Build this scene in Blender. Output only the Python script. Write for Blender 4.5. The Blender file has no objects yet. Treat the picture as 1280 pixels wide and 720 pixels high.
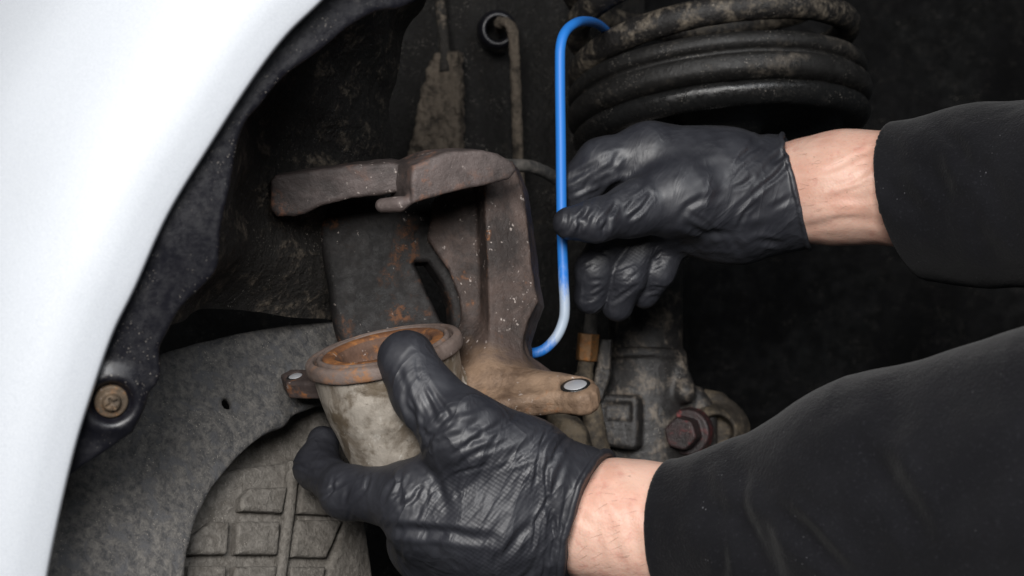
import bpy, bmesh, math, random
import numpy as np
from mathutils import Vector

# ------------------------------------------------------------------ camera, world, lamps, exposure
sc = bpy.context.scene
COL = sc.collection
random.seed(7); rng = np.random.default_rng(7)

F = 1280 * 50.0 / 36.0                      # focal length in pixels of the 1280 x 720 photograph
cam_d = bpy.data.cameras.new('camera'); cam = bpy.data.objects.new('camera', cam_d); COL.objects.link(cam)
cam.location = (0, 0, 0); cam.rotation_euler = (math.radians(90), 0, 0)
cam_d.lens = 50; cam_d.sensor_width = 36; cam_d.clip_start = 0.02; cam_d.clip_end = 20
cam_d.dof.use_dof = True; cam_d.dof.focus_distance = 0.63; cam_d.dof.aperture_fstop = 13
sc.camera = cam

w = bpy.data.worlds.new('World'); sc.world = w; w.use_nodes = True
bg = w.node_tree.nodes['Background']; bg.inputs[0].default_value = (0.80, 0.9, 1, 1); bg.inputs[1].default_value = 0.028

def area(name, loc, target, size, power, color, sy=None):
    d = bpy.data.lights.new(name, 'AREA'); d.energy = power; d.color = color; d.size = size
    if sy: d.shape = 'RECTANGLE'; d.size_y = sy
    o = bpy.data.objects.new(name, d); COL.objects.link(o); o.location = loc
    o.rotation_euler = (Vector(target) - Vector(loc)).to_track_quat('-Z', 'Y').to_euler()
    return o
area('workshop_lamp', (-0.10, -0.28, 0.27), (0.0, 0.66, -0.03), 0.30, 13.0, (1.0, 0.975, 0.95))
area('fill_lamp', (0.42, -0.40, 0.62), (-0.05, 0.65, 0.0), 0.5, 6.5, (0.93, 0.96, 1.0))  # unseen fill added at the right to brighten the dark recess wall

sc.render.engine = 'CYCLES'
sc.cycles.use_denoising = True
sc.cycles.max_bounces = 6
vs = sc.view_settings
vs.view_transform = 'Standard'; vs.look = 'None'; vs.exposure = 0.0; vs.gamma = 1.0; vs.use_curve_mapping = False

# ------------------------------------------------------------------ helpers: geometry (all lengths in millimetres)
def P(px, py, d):
    return np.array([(px - 640.0) * d / F, d, (360.0 - py) * d / F])
def R(rpx, d): return rpx * d / F
def unit(v):
    v = np.asarray(v, float); return v / np.linalg.norm(v)
def frame(n):
    n = unit(n); h = np.array([0, 0, 1.0]) if abs(n[2]) < 0.9 else np.array([1.0, 0, 0])
    u = unit(np.cross(h, n)); return u, np.cross(n, u), n
def hit(px, py, p0, n):
    r = P(px, py, 1.0); return r * (np.dot(p0, n) / np.dot(r, n))

def smin(a, b, k):
    if k <= 0: return np.minimum(a, b)
    h = np.clip(0.5 + 0.5 * (b - a) / k, 0, 1)
    return b + (a - b) * h - k * h * (1 - h)
def smax(a, b, k): return -smin(-a, -b, k)

def cone(a, b, ra, rb, flat=None, fk=1.0):
    """tapered capsule; flat = unit direction squeezed by the factor fk"""
    a = np.asarray(a, float); b = np.asarray(b, float); ba = b - a; l2 = max(np.dot(ba, ba), 1e-9)
    def f(p):
        q = p - a; t = np.clip(q @ ba / l2, 0, 1)
        e = q - t[:, None] * ba
        if flat is not None:
            m = e @ flat; e = e + np.outer(m * (1.0 / fk - 1.0), flat)
        return np.sqrt((e * e).sum(1)) - (ra + (rb - ra) * t)
    return f
def cone_px(A, B):
    """A, B = (px, py, depth, radius px)"""
    return cone(P(*A[:3]), P(*B[:3]), R(A[3], A[2]), R(B[3], B[2]))
def chain_px(pts): return [cone_px(pts[i], pts[i + 1]) for i in range(len(pts) - 1)]

def poly2(pts):
    pts = np.asarray(pts, float); pts = pts[np.linalg.norm(pts - np.roll(pts, 1, 0), axis=1) > 1e-6]
    def f(q):
        d = np.full(len(q), 1e18); s = np.ones(len(q))
        n = len(pts)
        for i in range(n):
            a = pts[i]; b = pts[i - 1]; e = b - a; w_ = q - a
            t = np.clip(w_ @ e / np.dot(e, e), 0, 1); r = w_ - t[:, None] * e
            d = np.minimum(d, (r * r).sum(1))
            c1 = q[:, 1] >= a[1]; c2 = q[:, 1] < b[1]; c3 = e[0] * w_[:, 1] > e[1] * w_[:, 0]
            flip = (c1 & c2 & c3) | (~c1 & ~c2 & ~c3)
            s = np.where(flip, -s, s)
        return s * np.sqrt(d)
    return f
def prism(pxpoly, p0, n, t0, t1, r=0.0):
    """outline seen at these pixels, lying in the plane (p0, n), from t0 to t1 along n; edges rounded by r"""
    u, v, n = frame(n); p0 = np.asarray(p0, float)
    pts = [((hit(x, y, p0, n) - p0) @ u, (hit(x, y, p0, n) - p0) @ v) for x, y in pxpoly]
    pf = poly2(pts); m = 0.5 * (t0 + t1); hh = 0.5 * (t1 - t0)
    def f(p):
        q = p - p0; z = np.abs(q @ n - m) - hh + r
        d2 = pf(np.stack([q @ u, q @ v], 1)) + r
        return np.minimum(np.maximum(d2, z), 0) + np.sqrt(np.maximum(d2, 0) ** 2 + np.maximum(z, 0) ** 2) - r
    return f
def cyl(a, b, ra, rb=None, r=0.0):
    a = np.asarray(a, float); b = np.asarray(b, float); L = np.linalg.norm(b - a); n = (b - a) / L
    rb = ra if rb is None else rb
    def f(p):
        q = p - a; z = q @ n; e = np.sqrt(np.maximum((q * q).sum(1) - z * z, 0))
        d2 = e - (ra + (rb - ra) * np.clip(z / L, 0, 1)) + r; dz = np.abs(z - L / 2) - L / 2 + r
        return np.minimum(np.maximum(d2, dz), 0) + np.sqrt(np.maximum(d2, 0) ** 2 + np.maximum(dz, 0) ** 2) - r
    return f
def box(c, n, hx, hy, hz, r=1.0, rot=0.0):
    """box round c; hz along n, hx / hy in the plane turned by rot"""
    u, v, n = frame(n); cr, sr = math.cos(rot), math.sin(rot); u, v = u * cr + v * sr, v * cr - u * sr
    c = np.asarray(c, float); hv = np.array([hx, hy, hz]) - r
    def f(p):
        q = np.abs(np.stack([(p - c) @ u, (p - c) @ v, (p - c) @ n], 1)) - hv
        return np.sqrt((np.maximum(q, 0) ** 2).sum(1)) + np.minimum(q.max(1), 0) - r
    return f
def union(fs, k=0.0):
    def f(p):
        d = fs[0](p)
        for g in fs[1:]: d = smin(d, g(p), k)
        return d
    return f

# gradient noise on numpy arrays
_perm = np.concatenate([rng.permutation(256)] * 3)
_gr = rng.normal(size=(256, 3)); _gr /= np.linalg.norm(_gr, axis=1)[:, None]
def noise3(p):
    i = np.floor(p).astype(int); f = p - i; i &= 255
    u = f * f * f * (f * (f * 6 - 15) + 10)
    res = 0
    for dx in (0, 1):
        for dy in (0, 1):
            for dz in (0, 1):
                g = _gr[_perm[_perm[_perm[i[:, 0] + dx] + i[:, 1] + dy] + i[:, 2] + dz]]
                dd = (g * (f - np.array([dx, dy, dz]))).sum(1)
                wgt = (u[:, 0] if dx else 1 - u[:, 0]) * (u[:, 1] if dy else 1 - u[:, 1]) * (u[:, 2] if dz else 1 - u[:, 2])
                res = res + wgt * dd
    return res
def fbm(p, o=3):
    s = 0; a = 1.0
    for _ in range(o): s = s + a * noise3(p); p = p * 2.03 + 11.7; a *= 0.5
    return s

def polygonise(f, lo, hi, h, cb=4):
    lo = np.asarray(lo, float); n = np.ceil((np.asarray(hi) - lo) / h / cb).astype(int) + 1
    g = [lo[i] + h * (np.arange(n[i]) * cb + (cb - 1) / 2.0) for i in range(3)]
    C = np.stack(np.meshgrid(*g, indexing='ij'), -1).reshape(-1, 3)
    dc = np.concatenate([f(c) for c in np.array_split(C, max(1, len(C) // 400000))])
    act = np.abs(dc) < h * cb * 1.6
    vol = np.repeat(np.repeat(np.repeat(dc.reshape(n), cb, 0), cb, 1), cb, 2).astype(np.float32)
    off = np.stack(np.meshgrid(*[np.arange(cb)] * 3, indexing='ij'), -1).reshape(-1, 3)
    idx = np.stack(np.unravel_index(np.nonzero(act)[0], n), -1) * cb
    for ch in np.array_split(idx, max(1, len(idx) // 6000)):
        ii = (ch[:, None, :] + off[None]).reshape(-1, 3)
        vol[ii[:, 0], ii[:, 1], ii[:, 2]] = f(lo + ii * h)
    # surface nets
    s = vol < 0; m = np.array(vol.shape) - 1
    cnt = np.zeros(m, np.int8)
    for dx in (0, 1):
        for dy in (0, 1):
            for dz in (0, 1): cnt += s[dx:dx + m[0], dy:dy + m[1], dz:dz + m[2]]
    mix = (cnt > 0) & (cnt < 8); ci = np.argwhere(mix)
    vid = np.full(m, -1, np.int64); vid[mix] = np.arange(len(ci))
    acc = np.zeros((len(ci), 3)); num = np.zeros(len(ci))
    cs = [(a, b, c) for a in (0, 1) for b in (0, 1) for c in (0, 1)]
    for a in range(8):
        for b in range(a + 1, 8):
            da = np.array(cs[b]) - np.array(cs[a])
            if np.abs(da).sum() != 1: continue
            A = ci + cs[a]; B = ci + cs[b]
            va = vol[A[:, 0], A[:, 1], A[:, 2]]; vb = vol[B[:, 0], B[:, 1], B[:, 2]]
            x = (va < 0) != (vb < 0); t = np.where(x, va / np.where(x, va - vb, 1), 0)
            acc += np.where(x[:, None], np.array(cs[a]) + t[:, None] * da, 0); num += x
    V = lo + h * (ci + acc / num[:, None])
    Q = []
    for ax in range(3):
        a1, a2 = (ax + 1) % 3, (ax + 2) % 3
        sl0 = [slice(1, -1)] * 3; sl1 = [slice(1, -1)] * 3
        sl0[ax] = slice(0, -1); sl1[ax] = slice(1, None)
        x = s[tuple(sl0)] != s[tuple(sl1)]
        e = np.argwhere(x); e[:, a1] += 1; e[:, a2] += 1
        ins = s[e[:, 0], e[:, 1], e[:, 2]]
        q = []
        for o1, o2 in ((-1, -1), (0, -1), (0, 0), (-1, 0)):
            k = e.copy(); k[:, a1] += o1; k[:, a2] += o2; q.append(vid[k[:, 0], k[:, 1], k[:, 2]])
        q = np.stack(q, 1); q[~ins] = q[~ins][:, ::-1]; Q.append(q)
    Q = np.concatenate(Q); Q = Q[(Q >= 0).all(1)]
    # one projection step on the true surface, and normals from the field
    nrm = grad(f, V, h * 0.5)
    V = V - nrm * np.clip(f(V), -h * 0.5, h * 0.5)[:, None]
    return V, Q
def grad(f, V, e):
    g = np.stack([f(V + e * np.eye(3)[i]) - f(V - e * np.eye(3)[i]) for i in range(3)], 1)
    return g / np.maximum(np.linalg.norm(g, axis=1), 1e-9)[:, None]

def mesh_obj(name, V, faces, mat, parent=None, smooth=True, normals=None):
    """V in mm, world; becomes local to the parent's base"""
    V = np.asarray(V, float)
    o0 = np.array(parent['base']) if parent is not None else np.zeros(3)
    me = bpy.data.meshes.new(name)
    me.from_pydata(((V - o0) * 0.001).tolist(), [], faces.tolist() if isinstance(faces, np.ndarray) else faces)
    me.polygons.foreach_set('use_smooth', [bool(smooth)] * len(me.polygons))
    me.update()
    if normals is not None: me.normals_split_custom_set_from_vertices(normals.tolist())
    o = bpy.data.objects.new(name, me); COL.objects.link(o)
    if mat: me.materials.append(mat)
    if parent is not None: o.parent = parent
    return o
_bases = {}
def thing(name, base, label, cat, group=None):
    o = bpy.data.objects.new(name, None); COL.objects.link(o); o.empty_display_size = 0.02
    o.location = [float(c) * 0.001 for c in base]; o['label'] = label; o['category'] = cat
    if group: o['group'] = group
    o['base'] = [float(c) for c in base]
    return o
def sdf_obj(name, f, lo, hi, h, mat, parent, disp=None):
    V, Q = polygonise(f, lo, hi, h)
    if disp is not None:
        n = grad(f, V, h * 0.5); V = V + n * disp(V, n)[:, None]
    return mesh_obj(name, V, Q, mat, parent)
def bounds(pts, pad):
    p = np.array(pts); return p.min(0) - pad, p.max(0) + pad

def spline(pts, per=10):
    p = np.asarray(pts, float); p = np.vstack([2 * p[0] - p[1], p, 2 * p[-1] - p[-2]]); out = []
    for i in range(1, len(p) - 2):
        for t in np.linspace(0, 1, per, endpoint=False):
            a, b, c, d = p[i - 1], p[i], p[i + 1], p[i + 2]
            out.append(0.5 * ((2 * b) + (c - a) * t + (2 * a - 5 * b + 4 * c - d) * t * t + (3 * b - a - 3 * c + d) * t ** 3))
    out.append(p[-2]); return np.array(out)
def tube(name, path, rad, mat, parent, seg=16, rough=0.0, rs=0.1):
    path = np.asarray(path, float); n = len(path)
    T = np.gradient(path, axis=0); T /= np.linalg.norm(T, axis=1)[:, None]
    ref = np.array([0.3, 1.0, 0.2]); ref = unit(ref - T[0] * (ref @ T[0])); V = []
    rad = np.full(n, rad) if np.isscalar(rad) else np.asarray(rad)
    for i in range(n):
        ref = unit(ref - T[i] * (ref @ T[i])); b = np.cross(T[i], ref)
        for k in range(seg):
            a = 2 * math.pi * k / seg; V.append(path[i] + rad[i] * (math.cos(a) * ref + math.sin(a) * b))
    V = np.array(V)
    if rough:
        c = np.repeat(path, seg, 0); d = (V - c) / np.repeat(rad, seg)[:, None]; V = V + d * (rough * fbm(V * rs, 3))[:, None]
    Fc = [(i * seg + k, i * seg + (k + 1) % seg, (i + 1) * seg + (k + 1) % seg, (i + 1) * seg + k) for i in range(n - 1) for k in range(seg)]
    Fc += [tuple(range(seg))[::-1], tuple(range((n - 1) * seg, n * seg))]
    return mesh_obj(name, V, Fc, mat, parent)
def lathe(name, c, axis, prof, mat, parent, seg=96, rough=0.0, rs=0.08):
    u, v, n = frame(axis); V = []
    for r, z in prof:
        for k in range(seg):
            a = 2 * math.pi * k / seg; V.append(c + n * z + r * (math.cos(a) * u + math.sin(a) * v))
    V = np.array(V)
    if rough: V = V + (rough * fbm(V * rs, 3))[:, None] * np.array([0.3, -0.3, 0.9])
    m = len(prof)
    Fc = [(i * seg + k, i * seg + (k + 1) % seg, (i + 1) * seg + (k + 1) % seg, (i + 1) * seg + k) for i in range(m - 1) for k in range(seg)]
    if prof[0][0] > 0.01: pass
    return mesh_obj(name, V, Fc, mat, parent)
def rprof(pts, per=5):
    return [tuple(p) for p in spline(pts, per)]

# ------------------------------------------------------------------ helpers: materials
class Mat:
    def __init__(s, name):
        s.m = bpy.data.materials.new(name); s.m.use_nodes = True; s.nt = s.m.node_tree
        s.b = s.nt.nodes['Principled BSDF']; s.tc = s.nt.nodes.new('ShaderNodeTexCoord'); s.h = None
    def link(s, a, b): s.nt.links.new(a, b)
    def put(s, sock, v):
        if hasattr(v, 'is_output') or isinstance(v, bpy.types.NodeSocket): s.link(v, sock)
        elif isinstance(v, (tuple, list)) and len(v) == 3 and sock.type == 'RGBA': sock.default_value = (*v, 1)
        else: sock.default_value = v
    def coord(s, scale=(1, 1, 1), rot=(0, 0, 0), loc=(0, 0, 0)):
        n = s.nt.nodes.new('ShaderNodeMapping'); n.inputs['Scale'].default_value = scale; n.inputs['Rotation'].default_value = rot
        n.inputs['Location'].default_value = loc; s.link(s.tc.outputs['Object'], n.inputs['Vector']); return n.outputs[0]
    def along(s, ang, stretch):
        n = s.nt.nodes.new('ShaderNodeMapping'); n.vector_type = 'TEXTURE'; n.inputs['Scale'].default_value = (stretch, 1, 1); n.inputs['Rotation'].default_value = (0, math.radians(-ang), 0)
        s.link(s.tc.outputs['Object'], n.inputs['Vector']); return n.outputs[0]
    def ridge(s, scale, ang, stretch, p=3.0, dist=0.6):
        n = s.noise(scale, 3, 0.5, s.along(ang, stretch), dist)
        return s.math('POWER', s.math('SUBTRACT', 1.0, s.math('ABSOLUTE', s.math('MULTIPLY', s.math('SUBTRACT', n, 0.5), 5.0))), p)
    def noise(s, scale, detail=6, rough=0.6, vec=None, dist=0.0):
        n = s.nt.nodes.new('ShaderNodeTexNoise'); n.inputs['Scale'].default_value = scale; n.inputs['Detail'].default_value = detail
        n.inputs['Roughness'].default_value = rough; n.inputs['Distortion'].default_value = dist
        s.link(vec if vec is not None else s.tc.outputs['Object'], n.inputs['Vector']); return n.outputs['Fac']
    def voro(s, scale, feat='F1', vec=None):
        n = s.nt.nodes.new('ShaderNodeTexVoronoi'); n.feature = feat; n.inputs['Scale'].default_value = scale
        s.link(vec if vec is not None else s.tc.outputs['Object'], n.inputs['Vector']); return n.outputs['Distance']
    def ramp(s, v, a, b, c0=0.0, c1=1.0):
        n = s.nt.nodes.new('ShaderNodeMapRange'); n.interpolation_type = 'SMOOTHSTEP'
        n.inputs[1].default_value = a; n.inputs[2].default_value = b; n.inputs[3].default_value = c0; n.inputs[4].default_value = c1
        s.link(v, n.inputs[0]); return n.outputs[0]
    def math(s, op, a, b=0.0):
        n = s.nt.nodes.new('ShaderNodeMath'); n.operation = op; s.put(n.inputs[0], a); s.put(n.inputs[1], b); return n.outputs[0]
    def mix(s, f, a, b):
        n = s.nt.nodes.new('ShaderNodeMix'); n.data_type = 'RGBA'; s.put(n.inputs[0], f); s.put(n.inputs[6], a); s.put(n.inputs[7], b); return n.outputs[2]
    def sep(s, vec):
        n = s.nt.nodes.new('ShaderNodeSeparateXYZ'); s.link(vec, n.inputs[0]); return n.outputs
    def dist(s, pt):
        n = s.nt.nodes.new('ShaderNodeVectorMath'); n.operation = 'DISTANCE'; s.link(s.tc.outputs['Object'], n.inputs[0]); n.inputs[1].default_value = pt
        return n.outputs['Value']
    def bump(s, h, strength=0.5, dist=0.001):
        n = s.nt.nodes.new('ShaderNodeBump'); n.inputs['Strength'].default_value = strength; n.inputs['Distance'].default_value = dist
        s.link(h, n.inputs['Height'])
        if s.h is not None: s.link(s.h, n.inputs['Normal'])
        s.h = n.outputs[0]; s.link(s.h, s.b.inputs['Normal'])
    def set(s, **k):
        for a, v in k.items(): s.put(s.b.inputs[a.replace('_', ' ')], v)
        return s

def dirty(name, base, dust, lo, hi, scale=60, rough=0.7, spec=0.3, speck=0.0, bump=0.6, bscale=350, stretch=(1, 1, 1), dust2=None, metallic=0.0, bd=0.0012):
    """a dark or plain base under blotches of dust, with fine grit and relief"""
    m = Mat(name); v = m.coord(stretch)
    n1 = m.noise(scale, 8, 0.65, v, 0.4); n2 = m.noise(scale * 4.3, 6, 0.7, v)
    f = m.ramp(m.math('ADD', m.math('MULTIPLY', n1, 0.65), m.math('MULTIPLY', n2, 0.35)), lo, hi)
    c = m.mix(f, base, dust)
    if dust2: c = m.mix(m.ramp(m.noise(scale * 0.45, 5, 0.6, None, 0.8), 0.5, 0.66), c, dust2)
    if speck:
        vo = m.ramp(m.math('ADD', m.voro(760), m.math('MULTIPLY', m.noise(330, 3, 0.6), 0.35)), 0.30, 0.40, 1, 0); sp = m.math('MULTIPLY', vo, m.ramp(m.noise(48, 6, 0.8), 0.46, 0.66, 0, speck))
        c = m.mix(sp, c, (0.34, 0.31, 0.27))
    m.set(Base_Color=c, Roughness=m.ramp(n2, 0.3, 0.7, rough - 0.12, rough + 0.12), Specular_IOR_Level=spec, Metallic=metallic)
    m.bump(m.math('ADD', m.noise(bscale, 6, 0.7), m.math('MULTIPLY', n1, 1.6)), bump, bd)
    return m

# car paint: glossy silver white
mp = Mat('white_car_paint'); fl = mp.noise(2600, 2, 0.5)
dsp = mp.math('MULTIPLY', mp.ramp(mp.math('ADD', mp.voro(260), mp.math('MULTIPLY', mp.noise(120, 3), 0.3)), 0.19, 0.26, 1, 0), mp.ramp(mp.noise(25, 3), 0.60, 0.66))
mp.set(Base_Color=mp.mix(mp.math('MULTIPLY', dsp, 0.7), mp.mix(mp.ramp(fl, 0.35, 0.65), (0.425, 0.45, 0.485), (0.485, 0.51, 0.545)), (0.16, 0.15, 0.14)), Roughness=0.42, Coat_Weight=0.8, Coat_Roughness=0.06, Metallic=0.0)
M_paint = mp.m
M_liner = dirty('black_liner_plastic', (0.0045, 0.0045, 0.007), (0.026, 0.024, 0.023), 0.54, 0.76, 60, 0.42, 0.5, 0.5, 0.12, 500).m
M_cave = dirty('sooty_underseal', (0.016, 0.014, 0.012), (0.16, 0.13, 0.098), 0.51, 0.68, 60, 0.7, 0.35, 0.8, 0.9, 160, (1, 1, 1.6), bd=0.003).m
M_void = dirty('unlit_void_black', (0.002, 0.002, 0.0022), (0.022, 0.022, 0.023), 0.58, 0.8, 18, 0.75, 0.2, 0.7, 0.6, 120).m  # far wall: the unlit depth of the gap is put into this near black
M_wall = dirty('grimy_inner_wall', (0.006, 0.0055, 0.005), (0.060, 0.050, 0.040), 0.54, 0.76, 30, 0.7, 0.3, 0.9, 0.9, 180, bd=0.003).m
M_panel = dirty('dusty_grey_plastic', (0.040, 0.041, 0.044), (0.145, 0.136, 0.125), 0.34, 0.66, 300, 0.75, 0.25, 0.9, 0.6, 420, dust2=(0.08, 0.08, 0.083)).m
M_alloy = dirty('dirty_cast_alloy', (0.082, 0.074, 0.064), (0.19, 0.175, 0.156), 0.32, 0.68, 300, 0.72, 0.3, 0.9, 0.8, 500, dust2=(0.10, 0.09, 0.078)).m
M_dustmetal = dirty('mud_caked_steel', (0.026, 0.022, 0.018), (0.12, 0.098, 0.076), 0.38, 0.55, 60, 0.9, 0.2, 0.6, 1.0, 260, bd=0.004).m
M_spring = dirty('dirty_black_spring', (0.011, 0.010, 0.0095), (0.15, 0.125, 0.095), 0.46, 0.66, 80, 0.55, 0.4, 0.8, 0.6, 380).m
M_iso = dirty('dusty_black_rubber', (0.010, 0.0095, 0.009), (0.085, 0.072, 0.058), 0.52, 0.70, 34, 0.55, 0.4, 0.8, 0.5, 380).m
M_seat = dirty('black_seat_steel', (0.008, 0.008, 0.008), (0.06, 0.055, 0.05), 0.56, 0.74, 60, 0.32, 0.55, 0.6, 0.4, 300).m
M_strut = dirty('oily_black_steel', (0.020, 0.0185, 0.018), (0.15, 0.125, 0.10), 0.49, 0.64, 70, 0.45, 0.45, 0.9, 0.6, 300).m
M_bracket = dirty('brown_grimy_steel', (0.03, 0.025, 0.02), (0.14, 0.11, 0.075), 0.42, 0.62, 50, 0.7, 0.3, 0.5, 0.8, 300).m
M_hose = dirty('grey_rubber_hose', (0.03, 0.03, 0.03), (0.11, 0.10, 0.09), 0.42, 0.65, 70, 0.7, 0.3, 0.2, 0.4, 500).m

def rusty(name, base, mid, rust, lo, hi, rough=0.68, spec=0.35, bump=0.55, metallic=0.15, sc_=45):
    m = Mat(name)
    n1 = m.noise(sc_, 8, 0.68, None, 0.5); n2 = m.noise(sc_ * 5, 6, 0.7); n3 = m.noise(sc_ * 0.6, 5, 0.6, m.coord(loc=(3, 1, 7)), 0.8)
    c = m.mix(m.ramp(n1, 0.36, 0.64), base, mid)
    f = m.math('MULTIPLY', m.ramp(n3, lo, hi), m.ramp(n2, 0.46, 0.62))
    c = m.mix(f, c, rust)
    pale = m.math('MULTIPLY', m.ramp(m.noise(sc_ * 9, 3, 0.6), 0.63, 0.70), m.ramp(m.noise(sc_ * 1.2, 3, 0.6, m.coord(loc=(9, 4, 2))), 0.52, 0.62, 0, 0.8))
    c = m.mix(pale, c, (0.38, 0.33, 0.30))
    m.set(Base_Color=c, Roughness=m.ramp(n2, 0.3, 0.7, rough - 0.12, rough + 0.12), Specular_IOR_Level=spec, Metallic=metallic)
    m.bump(m.math('ADD', m.math('MULTIPLY', n2, 0.6), n1), bump, 0.0016); m.bump(m.noise(sc_ * 12, 5, 0.75), 0.45, 0.0007)
    return m.m
M_iron = rusty('rusty_cast_iron', (0.040, 0.030, 0.028), (0.085, 0.062, 0.056), (0.30, 0.11, 0.028), 0.53, 0.66)
M_finger = rusty('grey_brown_iron', (0.040, 0.032, 0.030), (0.098, 0.077, 0.072), (0.17, 0.085, 0.055), 0.52, 0.66, 0.58, 0.4, 0.6)
M_ear = rusty('tan_rusted_iron', (0.14, 0.095, 0.065), (0.25, 0.175, 0.12), (0.34, 0.15, 0.05), 0.47, 0.60, 0.55, 0.4, 0.55)
def house_mat():
    m = Mat('scraped_grey_iron'); v = m.along(74, 4.0); n1 = m.noise(60, 8, 0.7, v, 0.4); n2 = m.noise(260, 6, 0.7); n3 = m.noise(38, 5, 0.6, m.coord(loc=(3, 1, 7)), 0.6)
    c = m.mix(m.ramp(n1, 0.36, 0.60), (0.15, 0.122, 0.092), (0.40, 0.36, 0.31)); c = m.mix(m.ramp(n3, 0.50, 0.62, 0, 0.85), c, (0.11, 0.082, 0.052))
    c = m.mix(m.ramp(m.noise(190, 5, 0.7, v), 0.60, 0.68, 0, 0.8), c, (0.52, 0.49, 0.44)); c = m.mix(m.ramp(n2, 0.60, 0.70, 0, 0.6), c, (0.07, 0.055, 0.04))
    m.set(Base_Color=c, Roughness=m.ramp(n2, 0.3, 0.7, 0.38, 0.62), Specular_IOR_Level=0.5, Metallic=0.25)
    m.bump(m.math('ADD', m.math('MULTIPLY', n2, 0.5), n1), 0.55, 0.0014); return m.m
M_house = house_mat()
M_boot = rusty('dusty_brown_rubber', (0.085, 0.062, 0.052), (0.15, 0.115, 0.10), (0.24, 0.12, 0.06), 0.5, 0.64, 0.7, 0.3, 0.3, 0.0)
M_piston = rusty('orange_rust', (0.085, 0.042, 0.026), (0.19, 0.078, 0.028), (0.29, 0.12, 0.036), 0.45, 0.6, 0.75, 0.3, 0.4, 0.05)
M_brownrust = rusty('brown_rust', (0.070, 0.040, 0.028), (0.115, 0.066, 0.045), (0.22, 0.09, 0.03), 0.52, 0.66, 0.7, 0.3, 0.4, 0.05)
M_bolt = rusty('rusty_screw_head', (0.055, 0.042, 0.03), (0.12, 0.085, 0.055), (0.24, 0.12, 0.05), 0.45, 0.6, 0.6, 0.4, 0.4, 0.3, 90)
M_redbolt = rusty('dark_red_paint_flakes', (0.016, 0.013, 0.013), (0.035, 0.018, 0.018), (0.22, 0.035, 0.035), 0.44, 0.56, 0.45, 0.5, 0.4, 0.2, 70)
M_brass = rusty('tarnished_brass', (0.12, 0.06, 0.025), (0.22, 0.12, 0.05), (0.30, 0.12, 0.03), 0.45, 0.6, 0.5, 0.5, 0.4, 0.4, 80)
ms = Mat('polished_steel'); ms.set(Base_Color=(0.62, 0.63, 0.66), Metallic=0.6, Roughness=0.4); ms.bump(ms.noise(400, 3), 0.2, 0.0005); M_steel = ms.m

# ------------------------------------------------------------------ setting: the inside of the wheel arch
def sheet(name, grid, mat, parent=None, smooth=True):
    g = np.asarray(grid); a, b = g.shape[:2]; V = g.reshape(-1, 3)
    Fc = [(i * b + j, i * b + j + 1, (i + 1) * b + j + 1, (i + 1) * b + j) for i in range(a - 1) for j in range(b - 1)]
    return mesh_obj(name, V, Fc, mat, parent, smooth)
def structure(o, label, cat):
    o['kind'] = 'structure'; o['label'] = label; o['category'] = cat; return o

# inner wall: welded sheet metal closing the arch, uneven
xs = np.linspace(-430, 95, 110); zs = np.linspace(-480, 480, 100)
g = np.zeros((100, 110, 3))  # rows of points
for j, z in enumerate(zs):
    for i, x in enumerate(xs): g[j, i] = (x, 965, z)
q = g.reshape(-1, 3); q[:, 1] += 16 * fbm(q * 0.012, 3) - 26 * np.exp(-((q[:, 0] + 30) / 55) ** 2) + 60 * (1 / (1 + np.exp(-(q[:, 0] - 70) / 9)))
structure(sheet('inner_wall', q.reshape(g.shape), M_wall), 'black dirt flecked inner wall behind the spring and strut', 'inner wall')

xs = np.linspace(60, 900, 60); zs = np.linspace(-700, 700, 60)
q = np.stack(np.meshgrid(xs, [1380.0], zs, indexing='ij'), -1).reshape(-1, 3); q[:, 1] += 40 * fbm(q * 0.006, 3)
structure(sheet('far_wall', q.reshape(60, 60, 3), M_void), 'bulkhead deep behind the sleeves, coloured near black for its missing light', 'bulkhead')

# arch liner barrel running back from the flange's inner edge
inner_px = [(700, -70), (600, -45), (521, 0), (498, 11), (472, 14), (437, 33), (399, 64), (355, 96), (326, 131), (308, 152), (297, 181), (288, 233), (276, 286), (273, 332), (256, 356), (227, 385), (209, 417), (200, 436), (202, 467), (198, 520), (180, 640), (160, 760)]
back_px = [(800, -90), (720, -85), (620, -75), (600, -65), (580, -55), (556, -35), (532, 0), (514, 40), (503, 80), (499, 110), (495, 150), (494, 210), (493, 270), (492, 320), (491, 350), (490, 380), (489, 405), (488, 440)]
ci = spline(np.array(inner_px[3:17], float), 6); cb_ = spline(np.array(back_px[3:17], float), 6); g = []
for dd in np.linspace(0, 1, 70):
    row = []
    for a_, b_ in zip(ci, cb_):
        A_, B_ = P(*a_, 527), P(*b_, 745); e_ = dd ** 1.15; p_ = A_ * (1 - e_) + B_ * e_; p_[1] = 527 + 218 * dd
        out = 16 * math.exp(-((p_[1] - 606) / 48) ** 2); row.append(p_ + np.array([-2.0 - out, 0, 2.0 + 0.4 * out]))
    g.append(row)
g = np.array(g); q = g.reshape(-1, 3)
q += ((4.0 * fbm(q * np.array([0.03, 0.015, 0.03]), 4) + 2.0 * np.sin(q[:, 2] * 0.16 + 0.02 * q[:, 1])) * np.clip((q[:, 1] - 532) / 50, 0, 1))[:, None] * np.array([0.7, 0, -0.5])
structure(sheet('arch_recess', q.reshape(g.shape), M_cave), 'dark dirt caked curved recess of the wheel arch', 'wheel arch')

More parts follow.
